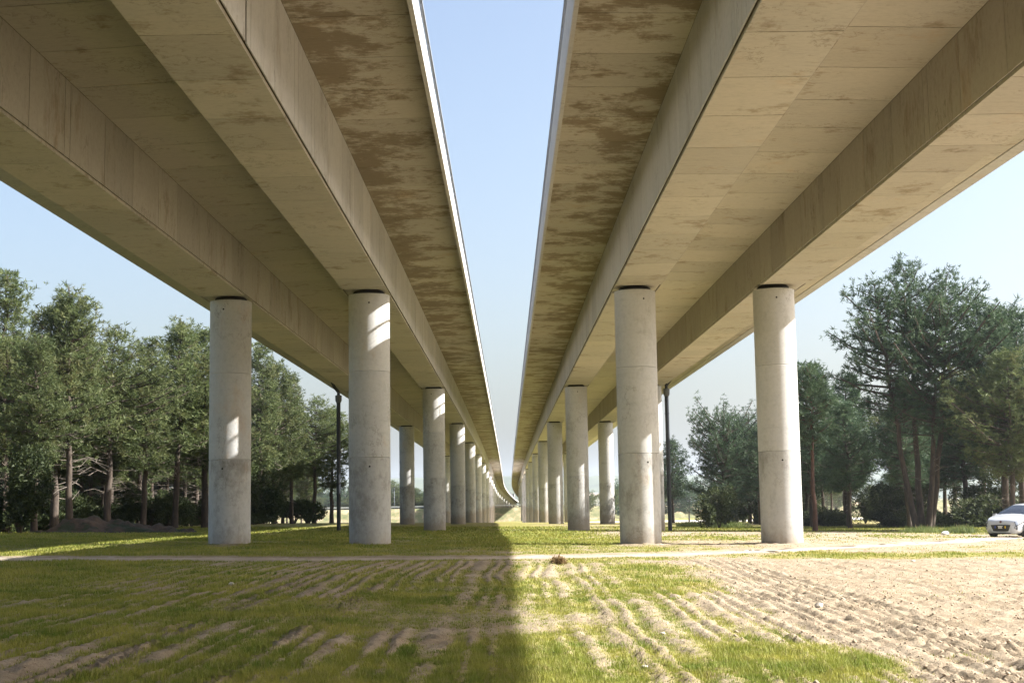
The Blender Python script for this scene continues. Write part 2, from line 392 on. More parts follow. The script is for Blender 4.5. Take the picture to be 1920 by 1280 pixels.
def viaduct(sgn, gi, go, tip, otip, oc, dzo, label):
    """sgn +1 right, -1 left; gi, go: girder x ranges; tip/otip: cantilever ends; oc: outer cornice face"""
    root = tag(empty('viaduct', (0, 0, 0)), label, 'bridge', 'parallel concrete viaducts')
    s = sgn; zi = S0; zo = S0+dzo
    ci = S0+1.92; ct = S0+1.96; mi = S0+1.64; mo = S0+1.58+dzo*.7; co = S0+1.85+dzo; cot = S0+2.1; top = S0+2.15
    t = .022; ctop = S0+(2.42 if s > 0 else 2.1)
    core = [(tip, ct+t), (gi[0]+t*1.5, ci+t), (gi[0]+t, zi+.08), (gi[1]-t, zi+.08), (gi[1]-t, mi+t), (go[0]+t, mo+t), (go[0]+t, zo+.08), (go[1]-t, zo+.08), (go[1]-t, co+t), (otip, cot+t), (otip, top), (tip, top)]
    mb = MB(); sweep(mb, [(s*x, z) for x, z in core], YFAR); fix(mb.build('deck_core', M_core, root))
    # formwork panels: profile of each strip (outer surface points, then back surface)
    def quad(a, b, nx_, nz_, th): return [a, b, (b[0]+nx_*th, b[1]+nz_*th), (a[0]+nx_*th, a[1]+nz_*th)]
    strips = [
        ('cantilever_panel', M_cant, quad((tip+.03, ct), (gi[0]-.004, ci), 0, 1, t-.002), False),
        ('slab_panel', M_soffit, quad((gi[1]+.006, mi), (go[0]-.006, mo), 0, 1, t-.002), False),
        ('cantilever_panel', M_soffit, quad((go[1]+.006, co), (otip-.16, cot), 0, 1, t-.002), False),
        ('girder_soffit_panel', M_soffit, quad((gi[0]+.06, zi), (gi[1]-.06, zi), 0, 1, .078), True),
        ('girder_soffit_panel', M_soffit, quad((go[0]+.06, zo), (go[1]-.06, zo), 0, 1, .078), True),
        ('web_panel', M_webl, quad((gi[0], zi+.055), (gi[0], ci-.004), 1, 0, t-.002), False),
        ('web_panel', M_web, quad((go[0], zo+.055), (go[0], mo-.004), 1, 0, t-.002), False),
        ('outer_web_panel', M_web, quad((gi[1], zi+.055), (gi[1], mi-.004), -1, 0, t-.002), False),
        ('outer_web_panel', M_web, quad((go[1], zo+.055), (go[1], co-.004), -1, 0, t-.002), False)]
    for si, (nm_, mat, pf, gap) in enumerate(strips):
        pf = [(s*x, z) for x, z in pf]
        rg = random.Random(100*si+(7 if s > 0 else 3))
        cuts = [-199., 11.0+rg.uniform(0, .5)]
        long_ = nm_ == 'outer_web_panel'
        y = cuts[-1]
        if not long_:
            i = 0
            while y < 134:
                y += (STEP if si % 2 == 0 or not nm_.startswith('web') else (STEP*.93 if i % 3 else .55)); i += 1
                if nm_ == 'web_panel' and i % 4 == 3: cuts.append(y-.42+rg.uniform(0, .08))
                cuts.append(y+rg.uniform(-.06, .06))
        while y < 860: y += 42.2; cuts.append(min(y, 872))
        segs = []
        for a, b in zip(cuts[:-1], cuts[1:]):
            jw = .013 if nm_ == 'web_panel' else .015
            a += jw; b -= jw
            if gap:                                            # the soffit is rebated over each bearing
                for yp in [48-42.2]+PY:
                    if a < yp-.9 < b or a < yp+.9 < b or (yp-.9 <= a and b <= yp+.9):
                        if a < yp-.9: segs.append((a, yp-.9))
                        a = max(a, yp+.9)
                if b > a: segs.append((a, b))
            else: segs.append((a, b))
        if gap:                                                # rebated concrete over each bearing
            for yp in PY:
                mb = MB(); sweep(mb, [(x+(.0 if q in (0, 3) else 0), z+(.055 if q < 2 else .001)) for q, (x, z) in enumerate(pf)], [yp-.88, yp+.88])
                fix(mb.build('bearing_recess', mat, root))
        for a, b in segs:
            if b-a < .12: continue
            mb = MB(); ys = list(np.linspace(a, b, max(2, int((b-a)/10)+2)))
            sweep(mb, pf, ys); fix(mb.build(nm_, mat, root))
    # edge beams
    mb = MB(); sweep(mb, [(s*x, z) for x, z in [(tip, S0+1.50), (tip-.09, S0+1.49), (tip-.09, ctop), (tip+.24, ctop), (tip+.24, top+.002), (tip, top+.002)]], YFAR)
    fix(mb.build('inner_edge_beam', M_cornice, root))
    mb = MB(); sweep(mb, [(s*x, z) for x, z in [(otip-.14, cot-.02), (oc-.02, cot-.07), (oc, cot-.05), (oc, cot+.62), (oc-.22, cot+.62), (oc-.25, top+.002), (otip-.14, top+.002)]], YFAR)
    fix(mb.build('outer_edge_beam', M_cornice, root))
    # parapet fence on the inner edge
    rx = tip-.04; zb = ctop
    mb = MB(); sweep(mb, [(s*(rx-.03), zb+.60), (s*(rx+.03), zb+.60), (s*(rx+.03), zb+.66), (s*(rx-.03), zb+.66)], YFAR); fix(mb.build('top_rail', M_steel, root))
    for i in range(4):
        zz = zb+.10+.13*i; q = .0035
        mb = MB(); sweep(mb, [(s*(rx-q), zz-q), (s*(rx+q), zz-q), (s*(rx+q), zz+q), (s*(rx-q), zz+q)], YFAR); fix(mb.build('fence_wire', M_steel, root))
    mb = MB(); mb.box(-.015, .015, -.02, .02, 0, .60); pm = mb.mesh('fence_post', M_steel)
    for i in range(110):
        y = 9.5+2.5*i; p = link('fence_post', pm, root); p.location = (s*rx+sx(y), y, zref(y)+zb)
    return root
viaduct(+1, (3.68, 5.31), (8.62, 10.25), 1.37, 13.84, 14.06, -.03, 'sunlit tan concrete viaduct overhead on the right with twin girders')
viaduct(-1, (3.95, 5.53), (8.74, 10.34), 1.61, 13.75, 14.16, -.16, 'darker shaded concrete viaduct overhead on the left with twin girders')

# piers
PR = .70
def ring_noise(i): return [(PR, 0)]
def make_pier(base, top):
    root = empty('bridge_pier')
    j1, j2 = 3.12, 6.02
    def shaft(name, z0, z1, mat):
        mb = MB(); c = .012
        mb.lathe([(PR-c, z0), (PR, z0+c), (PR, z0+(z1-z0)*.5), (PR, z1-c), (PR-c, z1)], 56)
        return mb.build(name, mat, root, angle=40)
    shaft('lower_shaft', base-.5, j1, M_pierlow); shaft('middle_shaft', j1+.006, j2, M_pier); shaft('upper_shaft', j2+.004, top, M_pier)
    mb = MB(); mb.lathe([(.52, top+.002), (.54, top+.02), (.54, top+.09), (.46, top+.155)], 28); mb.build('bearing', M_bear, root, angle=40)
    for z in (top-.33, j1-.30):
        mb = MB(); mb.tube([(0.02, -PR-.004, z), (0.02, -PR+.03, z)], .032, 10); mb.build('tie_hole', M_hole, root)
    return root
ORD = ['first','second','third','fourth','fifth','sixth','seventh','eighth','ninth','tenth','eleventh','twelfth','thirteenth','fourteenth','fifteenth','sixteenth','seventeenth','eighteenth','nineteenth','twentieth']
ROWN = ['outer row of the left viaduct', 'inner row of the left viaduct', 'inner row of the right viaduct', 'outer row of the right viaduct']
DZ = (-.10, .05, .05, .02)
for k_, y in enumerate(PY):
    for j in range(4):
        x = PX[j]+sx(y); b = float(gz(x, y)) if y < 430 else -5.2
        o = make_pier(b, zref(y)+DZ[j])
        o.location = (x, y, 0)
        for ch in o.children: ch.rotation_euler = (0, 0, (.13*((j*7+k_*3) % 5)-.2))
        near = ('nearest round concrete pier in the ' + ROWN[j]) if k_ == 0 else '%s round concrete pier from the camera in the %s' % (ORD[k_], ROWN[j])
        tag(o, near, 'pier', 'round piers under the viaducts')

# drain pipes
def drain(x, y, ztop, zbot, label, inner):
    o = tag(empty('drain_pipe', (x, y, 0)), label, 'drain pipe', 'drain pipes beside the second piers')
    mb = MB(); mb.tube([(0, 0, zbot), (0, 0, ztop-.35)], .13, 14); mb.build('pipe', M_pipe, o, angle=40)
    mb = MB(); mb.lathe([(.14, ztop-.42), (.2, ztop-.3), (.21, ztop+.02), (.17, ztop+.06)], 14); mb.build('hopper_head', plain('grey_hopper', (.10, .11, .12), .5), o, angle=40)
    mb = MB(); mb.tube([(0, 0, ztop), (0, 0, ztop+.25), (inner*.25, -.2, ztop+.6), (inner*.4, -.6, ztop+1.05), (inner*.45, -.8, ztop+1.9)], .10, 10); mb.build('elbow', M_pipe, o, angle=40)
    for z in (2.2, 4.6, 6.9):
        mb = MB(); mb.lathe([(.135, z), (.15, z+.01), (.15, z+.07), (.135, z+.08)], 14); mb.box(-.03 if inner < 0 else -.03, .03, -.03, .03, z, z+.06)
        mb.build('pipe_collar', M_pipe, o)
drain(-10.62, 89.2, 8.35, -.5, 'dark drain pipe beside the left viaduct in front of the trees', -1)
drain(10.12, 89.2, 8.45, -.6, 'dark drain pipe beside the right viaduct with a grey hopper', 1)
# ------------------------------------------------------------------ trees
def leaf_mat(name, dark, light, trans=.3, brown=None):
    k = NT(name)
    nz = k.noise(k.pos(), 1.3, 3, .6); oi = k.n('ObjectInfo')
    c = k.mix(k.ramp(nz, [(.35, 0.), (.65, 1.)]), dark, light)
    n2 = k.noise(k.pos(), 6, 2, .6)
    c = k.mix(.6, c, k.ramp(n2, [(.3, .72), (.7, 1.25)]), 'MULTIPLY')
    if brown: c = k.mix(k.ramp(k.noise(k.pos(), .55, 3), [(.55, 0.), (.72, .6)]), c, brown)
    mr = k.n('MapRange'); mr.inputs[3].default_value = .82; mr.inputs[4].default_value = 1.18
    k.l(oi.outputs['Random'], mr.inputs[0]); c = k.mix(1., c, mr.outputs[0], 'MULTIPLY')
    k.l(c, k.b.inputs['Base Color']); k.b.inputs['Roughness'].default_value = .62; k.b.inputs['Specular IOR Level'].default_value = .25
    tr = k.n('BsdfTranslucent'); k.l(c, tr.inputs[0]); mx = k.n('MixShader'); mx.inputs[0].default_value = trans
    k.l(k.b.outputs[0], mx.inputs[1]); k.l(tr.outputs[0], mx.inputs[2]); k.l(mx.outputs[0], k.out.inputs[0])
    return k.m
M_needle = leaf_mat('pine_needles', (.055, .082, .030), (.135, .16, .062), .34, (.14, .12, .05))
M_needle_blue = leaf_mat('dark_pine_needles', (.040, .075, .042), (.085, .130, .062), .25)
M_bushleaf = leaf_mat('shrub_leaves', (.030, .045, .018), (.07, .09, .03), .25)
M_dry = leaf_mat('dry_weed', (.22, .15, .07), (.34, .25, .13), .3)
M_weed = leaf_mat('green_weed', (.09, .13, .035), (.19, .22, .07), .35)
kb = NT('pine_bark'); bn = kb.noise(kb.pos((5, 5, 1.2)), 1, 5, .7)
kb.l(kb.ramp(bn, [(.3, (.03, .024, .02)), (.55, (.075, .057, .044)), (.75, (.14, .105, .08))]), kb.b.inputs['Base Color']); kb.b.inputs['Roughness'].default_value = .95
kb.bump(bn, .6, .04); M_bark = kb.m
M_dead = plain('dead_branch_wood', (.17, .145, .12), .9, 0, .2, 5)
M_redbark = plain('reddish_pine_bark', (.075, .04, .028), .95, 0, .3, 4)

def tufts(name, P, D, S, mat, nper=11, seed=0, wid=.16, spread=.95, sub=1):
    g = np.random.default_rng(seed)
    if sub > 1:
        P = np.repeat(P, sub, 0); D = np.repeat(D, sub, 0); S = np.repeat(S, sub)
        P = P + g.normal(0, .42, P.shape)*S[:, None]; S = S*g.uniform(.42, .72, len(S))
    n = len(P); P = np.repeat(P, nper, 0); D = np.repeat(D, nper, 0); S = np.repeat(S, nper)
    d = D + g.normal(0, spread, D.shape); d /= np.linalg.norm(d, axis=1)[:, None]+1e-6
    side = np.cross(d, g.normal(0, 1, d.shape)); side /= np.linalg.norm(side, axis=1)[:, None]+1e-6
    ln = S*g.uniform(.6, 1.15, len(S)); wv = side*(ln*wid*g.uniform(.6, 1.2, len(S)))[:, None]
    P = P + g.normal(0, .12, P.shape)*S[:, None]
    b = P + d*(ln*.12)[:, None]
    V = np.stack([b-wv*.5, b+wv*.5, P+d*ln[:, None]+wv*.15, ], 1).reshape(-1, 3)
    return np_mesh(name, V, np.arange(len(V)).reshape(-1, 3), mat)

def pine_meshes(seed, h, cb, rad, shape='cone', needle=None, stems=None, tuft=.44, dens=1.15, bark=None, dead=10):
    rg = random.Random(seed); needle = needle or M_needle; bark = bark or M_bark
    tm, lm, dm = MB(), MB(), MB(); TP, TD, TS = [], [], []
    stems = stems or [((0, 0), (0, 0), 1.0)]
    for (bx, by), (ex, ey), sh in stems:
        H = h*sh; n = 12; wob = [(rg.uniform(-.12, .12), rg.uniform(-.12, .12)) for _ in range(n+1)]
        pts = []
        for i in range(n+1):
            t = i/n; q = t**.8
            pts.append(Vector((bx+(ex-bx)*q+wob[i][0]*t*2, by+(ey-by)*q+wob[i][1]*t*2, H*t)))
        r0 = (.011*H+.05)*(1 if len(stems) == 1 else .95)
        tm.tube([pts[0]-Vector((0, 0, .4))]+pts, [r0*1.35]+[max(.02, r0*(1.15 if i == 0 else 1)*(1-.93*(i/n)**1.1)) for i in range(n+1)], 9)
        def at(z):
            t = max(0, min(.999, z/H))*n; i = int(t); return pts[i].lerp(pts[i+1], t-i)
        for _ in range(dead):                                    # bare dead branches under the crown
            z = rg.uniform(max(.8, cb*H*.45), cb*H*1.25); a = rg.uniform(0, 6.283); ln = rg.uniform(.6, 2.2)
            p = at(z); q1 = p+Vector((math.cos(a)*ln*.5, math.sin(a)*ln*.5, rg.uniform(-.1, .25)*ln)); q2 = p+Vector((math.cos(a+.2)*ln, math.sin(a+.2)*ln, rg.uniform(-.25, .3)*ln))
            dm.tube([p, q1, q2], [.022, .014, .006], 4, False)
            for __ in range(2):
                e = q1.lerp(q2, rg.random()); dm.tube([e, e+Vector((rg.uniform(-.5, .5), rg.uniform(-.5, .5), rg.uniform(-.3, .3)))], [.012, .005], 3, False)
        z = cb*H
        while z < H*.985:
            t = (z-cb*H)/(H-cb*H)
            if shape == 'cone': prof = (1-t)**.68*(.5+.5*min(1, t*3)) + .05
            elif shape == 'round': prof = math.sqrt(max(0, 1-(1.55*t-.62)**2))*.95 + .08 if t > 0 else .5
            else: prof = (1-t**2.2)*(.45+.55*min(1, t*2.5)) + .05
            nb = max(3, int(round(rg.uniform(4, 6.5)*dens*(1 if t < .85 else .7))))
            a0 = rg.uniform(0, 6.283)
            for j in range(nb):
                a = a0+6.283*j/nb+rg.uniform(-.45, .45); ln = rad*prof*rg.uniform(.55, 1.2)*(.42+1.15*float(vn(math.cos(a)*1.3+seed*7.1, math.sin(a)*1.3+z*.42, seed)))
                if rg.random() < .07: ln *= 1.25
                p = at(z+rg.uniform(-.2, .2)); up = rg.uniform(.05, .4)+.45*t
                dirv = Vector((math.cos(a), math.sin(a), 0))
                mid = p+dirv*ln*.55+Vector((0, 0, ln*.55*up*.7)); tip = p+dirv*ln+Vector((rg.uniform(-.2, .2), rg.uniform(-.2, .2), ln*up*1.15))
                br = max(.012, .014*ln+.008)
                lm.tube([p, mid, tip], [br*1.4, br, br*.4], 5, False)
                ns = max(2, int(ln*2.3*dens))
                for q in range(ns+1):
                    s_ = .28+.72*(q+rg.random()*.7)/(ns+.7); s_ = min(1, s_)
                    base = p.lerp(mid, s_/.55) if s_ < .55 else mid.lerp(tip, (s_-.55)/.45)
                    sa = a+rg.choice((-1, 1))*rg.uniform(.35, 1.15); sl = rg.uniform(.25, .75)*(.5+.5*ln/rad)*(1.1-.5*s_)
                    e = base+Vector((math.cos(sa)*sl, math.sin(sa)*sl, sl*rg.uniform(.1, .7)))
                    if q == ns: e = tip
                    elif sl > .3: lm.tube([base, e], [.012, .006], 3, False)
                    for __ in range(2 if rg.random() < .75 else 3):
                        pp = base.lerp(e, rg.uniform(.45, 1.08))+Vector((rg.uniform(-.16, .16), rg.uniform(-.16, .16), rg.uniform(-.12, .14)))
                        dd = (e-base).normalized()*.6+Vector((0, 0, .55))+dirv*.25
                        TP.append(pp); TD.append(dd); TS.append(tuft*rg.uniform(.55, 1.4))
            z += rg.uniform(.36, .62)*(1.15 if len(stems) > 1 else 1)
        TP.append(pts[-1]); TD.append(Vector((0, 0, 1.2))); TS.append(tuft*1.2)
    cm = tufts('crown', np.array([tuple(v) for v in TP]), np.array([tuple(v) for v in TD]), np.array(TS), needle, 11, seed, .2, 1.2, 3)
    return tm.mesh('trunk', bark, True), lm.mesh('limbs', bark), (dm.mesh('dead_branches', M_dead) if dm.v else None), cm
def tree_root(ms, name='pine_tree'):
    root = empty(name)
    tr_ = link('trunk', ms[0], root); link('limbs', ms[1], tr_)['kind'] = 'stuff'
    if ms[2]: link('dead_branches', ms[2], tr_)['kind'] = 'stuff'
    link('crown', ms[3], root); return root
PINES = [
    pine_meshes(1, 14, .30, 2.6, 'cone', dead=16), pine_meshes(2, 14, .36, 2.4, 'cone', dead=40), pine_meshes(3, 13, .30, 2.8, 'dome', dead=20),
    pine_meshes(4, 13, .38, 2.8, 'dome', dead=24), pine_meshes(5, 11, .28, 2.2, 'cone', needle=M_needle_blue, dead=8),
    pine_meshes(6, 11, .22, 3.4, 'round', needle=M_needle_blue), pine_meshes(7, 12, .32, 2.6, 'dome', needle=M_needle_blue), pine_meshes(8, 12, .52, 2.4, 'dome', dead=30)]
PH = [14, 14, 13, 13, 11, 11, 12, 12]
used = set()
def put_pine(kind, x, y, h, label, group, seed, wide=1.0, sink=.0):
    rg = random.Random(seed*13+5)
    o = tree_root(PINES[kind])
    s_ = h/PH[kind]; o.scale = (s_*wide, s_*wide, s_); o.location = (x, y, float(gz(x, y))-sink); o.rotation_euler = (rg.uniform(-.035, .035), rg.uniform(-.035, .035), rg.uniform(0, 6.28))
    return tag(o, label, 'tree', group)
GL, GRT = 'pines in the wood left of the viaducts', 'pines in the wood right of the viaducts'
#        kind  x      y    h
left_front = [(0, -29.7, 84, 15.4), (2, -28.0, 88, 14.0), (1, -26.5, 86, 14.9), (1, -26.6, 80, 11.2), (3, -25.9, 92, 13.2), (0, -24.6, 96, 12.9),
              (1, -23.4, 100, 14.9), (2, -21.9, 103, 14.4), (0, -24.3, 139, 17.6), (2, -23.5, 143, 16.0), (0, -22.5, 148, 15.4), (3, -21.4, 157, 13.8), (2, -20.6, 166, 13.2)]
lw = ['tallest pine at the left edge of the photo, one trunk in from the edge', 'tall dense pine second from the left edge of the photo', 'tall pine with a separate pointed top left of the left piers',
      'shorter pine in front at the left with bare dead twigs', 'mid height pine right of the pointed one, left of the left piers', 'pine halfway between the left edge and the left outer pier',
      'tall pine just left of the left outer pier', 'pine half hidden behind the left outer pier', 'tall pine just right of the left outer pier', 'broad pine between the two nearest left piers, next to the tall one',
      'slender pine with a spire top midway between the nearest left piers', 'rounded small pine left of the drain pipe, between the nearest left piers', 'pine standing right at the left drain pipe']
for i, (k_, x, y, h) in enumerate(left_front): put_pine(k_, x, y, h, lw[i], GL, i, (1.2, 1.35, 1.05, 1.2, 1.3, 1.15, 1.1, 1.3, 1.15, 1.1, 1.0, 1.25, 1.3)[i])
rg = random.Random(77)
for i in range(22):                                            # second row fills the gaps between the front pines
    y = 88+i*2.1; x = -31.5+(y-88)*.13-rg.uniform(0, 2.2)
    put_pine(rg.choice((0, 1, 2, 3)), x, y+3, 12.6-(y-88)*.05+rg.uniform(-1.2, 1.0), 'second row pine of the left wood', GL, 230+i, rg.uniform(1.1, 1.45))
for i in range(26):
    y = 84+i*3.0+rg.uniform(-2, 2); x = -22.0-(130-min(y, 130))*.22-rg.uniform(3.5, 13)
    put_pine(rg.choice((7, 7, 3, 3, 2)), x, y+6, rg.uniform(9.0, 11.0), 'pine deeper in the wood left of the viaducts', GL, 200+i, 1.3)
for i in range(10):
    y = 168+i*7; x = -.138*y-rg.uniform(0, 9)
    put_pine(rg.choice((3, 4, 2)), x, y, rg.uniform(8.5, 11), 'pine deeper in the wood left of the viaducts', GL, 260+i, 1.1)
for i in range(12):
    put_pine(rg.choice((0, 1, 2)), -33-rg.uniform(0, 6), 34+i*3.8, rg.uniform(10, 13), 'left wood pine outside the left edge of the photo', GL, 280+i, 1.2)
# right-hand wood
ms = pine_meshes(31, 16.6, .42, 3.7, 'dome', needle=M_needle_blue, tuft=.46, dens=.72, dead=10,
                 stems=[((-.35, 0), (-2.2, .4), .93), ((.05, .25), (.1, .9), 1.0), ((.45, -.1), (2.3, -.5), .97), ((.2, -.3), (.9, -1.6), .86)])
o = tree_root(ms); o.location = (25.6, 88, float(gz(25.6, 88))); o.rotation_euler = (0, 0, .15)
tag(o, 'very large pine with several stems left of the white car', 'tree', GRT)
right_front = [(6, 30.2, 86, 13.2), (2, 29.4, 83, 10.5), (6, 32.6, 90, 13.6), (3, 34.2, 84, 12.0), (4, 22.7, 106, 12.1), (6, 26.3, 110, 11.4), (6, 24.0, 100, 8.6),
               (5, 19.6, 130, 9.9), (6, 17.6, 152, 8.6), (5, 22.8, 134, 8.8), (6, 27.6, 98, 9.4), (4, 21.6, 122, 8.2)]
rw = ['pine to the right of the big many stemmed pine', 'lighter green pine low in front behind the white car', 'tall pine above the white car, behind the lighter one', 'pine at the right edge of the photo behind the car',
      'slender pine just right of the right outer pier', 'open crowned pine between the right outer pier and the big pine', 'low dark pine at the foot between right outer pier and big pine',
      'broad rounded pine between the two nearest right piers', 'pale small pine just right of the right drain pipe', 'pine just left of the right outer pier', 'dark pine under the left side of the big pine', 'small pine hiding behind the right outer pier']
for i, (k_, x, y, h) in enumerate(right_front): put_pine(k_, x, y, h, rw[i], GRT, 40+i, .98 if k_ == 5 else 1.2)
for i in range(24):
    y = 96+i*2.9+rg.uniform(-2, 2); x = 26.5-(y-96)*.06+rg.uniform(0, 14)
    put_pine(rg.choice((7, 3, 4, 6)), x, y+8, rg.uniform(7.5, 9.8), 'pine deeper in the wood right of the viaducts', GRT, 300+i, 1.4)
for i, (x, y, h) in enumerate([(33.2, 103, 10.5), (36.0, 108, 11), (30.2, 104, 9.5), (38.5, 100, 11)]):
    put_pine((6, 3, 6, 4)[i], x, y, h, 'pine deeper in the wood right of the viaducts', GRT, 340+i, 1.5)
for i in range(8):
    put_bush(0, 27+i*1.9, 100+rg.uniform(-2, 5), rg.uniform(.55, .8), 'tall dark shrub among the trunks of the right wood', 'tall undergrowth in the right wood') if False else None
ms = pine_meshes(36, 9.8, .55, 1.8, 'dome', needle=M_needle_blue, bark=M_redbark, tuft=.45, dead=3)
o = tree_root(ms); o.location = (18.2, 84.5, float(gz(18.2, 84.5))); tag(o, 'thin pine with a straight reddish trunk beside the right outer pier', 'tree', GRT)

# shrubs and undergrowth
def bush_mesh(seed, rx, rz, n, mat, leaf=.16):
    g = np.random.default_rng(seed); lobes = [(g.normal(0, .42, 2)*rx, g.uniform(.3, .75)*rz, g.uniform(.35, .65)) for _ in range(7)]
    P = []
    for (c, cz, rr) in lobes:
        m_ = n//7; d = g.normal(0, 1, (m_, 3)); d /= np.linalg.norm(d, axis=1)[:, None]; q = g.uniform(.45, 1, m_)**.5
        P.append(np.stack([c[0]+d[:, 0]*q*rr*rx, c[1]+d[:, 1]*q*rr*rx, np.maximum(.05, cz+d[:, 2]*q*rr*rz*.75)], -1))
    P = np.concatenate(P); D = P/np.array([rx, rx, rz])
    st = MB()
    for i in range(9):
        a = 6.283*i/9; st.tube([(0, 0, -.2), (math.cos(a)*rx*.25, math.sin(a)*rx*.25, rz*.35), (math.cos(a)*rx*.55, math.sin(a)*rx*.55, rz*.8)], [.05, .03, .01], 5, False)
    return tufts('leaves', P, D, np.full(len(P), leaf*1.4), mat, 4, seed, .45, 1.2), st.mesh('stems', M_bark)
BU = [bush_mesh(51, 2.0, 4.2, 2600, M_bushleaf, .2), bush_mesh(52, 1.8, 1.7, 1400, M_bushleaf), bush_mesh(53, 1.4, 1.1, 900, M_bushleaf), None]
wg = np.random.default_rng(61); WP = np.stack([wg.normal(0, .75, 420), wg.normal(0, .45, 420), np.zeros(420)], -1)
ws = MB()
for i in range(14):
    a = i*2.1; ws.tube([(math.cos(a)*.5, math.sin(a)*.3, -.05), (math.cos(a)*.55, math.sin(a)*.34, .45), (math.cos(a)*.62, math.sin(a)*.4, .62+.02*(i % 5))], [.012, .009, .004], 4, False)
BU[3] = (tufts('leaves', WP, np.tile([0., 0., 1.], (420, 1)), wg.uniform(.25, .62, 420), M_weed, 7, 62, .07, .38), ws.mesh('stems', M_dry))
def put_bush(k_, x, y, s_, label, group=None, name='shrub'):
    o = empty(name, (x, y, float(gz(x, y))), (x*7 % 6)); o.scale = (s_, s_, s_)
    link('leaves', BU[k_][0], o); link('stems', BU[k_][1], o); return tag(o, label, 'shrub', group)
put_bush(0, -26.4, 77, 1.0, 'tall dark evergreen bush in front of the pines at the left', 'undergrowth at the wood edges')
put_bush(0, -24.2, 134, 1.25, 'dark bush under the pines just right of the left outer pier', 'undergrowth at the wood edges')
put_bush(0, 14.8, 100, .62, 'dark bush between the right piers beside the right outer pier', 'undergrowth at the wood edges')
for i in range(16):
    y = 78+i*5.4; x = -29.5+(y-78)*.09-rg.uniform(0, 3.0)
    put_bush(rg.choice((1, 1, 2)), x, y, rg.uniform(.8, 1.5), 'low dark shrub at the foot of the left pines', 'low shrubs under the left pines')
for i in range(15):
    y = 88+i*5.2; x = -33.0+(y-88)*.10-rg.uniform(0, 4.5)
    put_bush(0, x, y, rg.uniform(.6, .9), 'tall dark shrub among the trunks of the left wood', 'tall undergrowth in the left wood')
for i in range(16):
    y = 82+i*3.4; x = -30.5+(y-82)*.14+rg.uniform(-1.2, 1.4)
    put_bush(rg.choice((0, 1, 1)), x, y, rg.uniform(.45, .75), 'dark shrub between the front trunks of the left wood', 'shrubs between the left trunks')
for i in range(16):
    y = 92+i*5.4; x = -39.0+(y-92)*.13-rg.uniform(0, 4.5)
    put_bush(0, x, y, rg.uniform(.85, 1.2), 'tall dark shrub far back in the left wood', 'tall undergrowth far back in the left wood')
for i in range(13):
    y = 98+i*4.4; x = 35-(y-98)*.28+rg.uniform(-1, 4)
    put_bush(0, x, y, rg.uniform(.6, .95), 'tall dark shrub among the trunks of the right wood', 'tall undergrowth in the right wood')
for i in range(18):
    y = 92+i*2.6; x = 31-(y-92)*.26+rg.uniform(-1, 4)
    put_bush(rg.choice((1, 2, 2)), x, y, rg.uniform(.7, 1.3), 'low dark shrub at the foot of the right pines', 'low shrubs under the right pines')
for i, (x, y, s_) in enumerate([(24.6, 77.5, .8), (23.2, 80, .7), (26.0, 74.5, .65), (15.8, 104, .9), (14.0, 110, .8)]):
    put_bush(3, x, y, s_, ['bright green weeds just left of the white car', 'bright weeds at the foot of the big pine', 'pale weeds right behind the white car', 'green clump of weeds left of the right outer pier, nearer one', 'green clump of weeds left of the right outer pier, farther one'][i], 'weeds at the right wood edge', 'weed_clump')

# earth mound at the left wood edge
mx, my = np.meshgrid(np.linspace(-5.5, 5.5, 60), np.linspace(-3.2, 3.2, 36))
mz = .85*np.exp(-(((mx+.8)/1.9)**2+(my/1.5)**2)) + .55*np.exp(-(((mx-2.0)/2.0)**2+((my+.3)/1.3)**2)) + .9*(fbm(mx*1.7, my*1.7, 111, 5)-.5) - .12
J = np.arange(mx.size).reshape(mx.shape)
km = NT('mound_earth'); mn_ = km.noise(km.pos(), 1.1, 5, .65)
km.l(km.ramp(mn_, [(.42, (.018, .027, .008)), (.52, (.045, .03, .018)), (.75, (.10, .066, .04))]), km.b.inputs['Base Color']); km.b.inputs['Roughness'].default_value = .95; km.bump(km.noise(km.pos(), 8, 4), .8, .06)
o = link('earth_mound', np_mesh('earth_mound', np.stack([mx, my, mz], -1).reshape(-1, 3), np.stack([J[:-1, :-1], J[:-1, 1:], J[1:, 1:], J[1:, :-1]], -1).reshape(-1, 4), km.m, True))
o.location = (-23.3, 80.5, float(gz(-23.3, 80.5))); o.rotation_euler = (0, 0, .25); tag(o, 'brown heap of earth at the edge of the left wood', 'mound')

# far trees beyond the embankment and on the right
for i in range(26):
    x = -78+i*2.3+rg.uniform(-1.6, 1.6); y = 478+rg.uniform(0, 50)
    o = put_pine(rg.choice((2, 3, 5)), x, y, rg.uniform(8, 14), 'distant tree beyond the embankment left of the viaducts', 'far trees beyond the embankment', 400+i, 1.7)
for i in range(24):
    x = 17.5+i*3.2+rg.uniform(-1.2, 1.2); y = 300+rg.uniform(0, 60)
    put_pine(rg.choice((5, 6, 3)), x, y, rg.uniform(7, 10), 'distant tree beyond the right viaduct', 'far trees beyond the right viaduct', 440+i, 1.5)
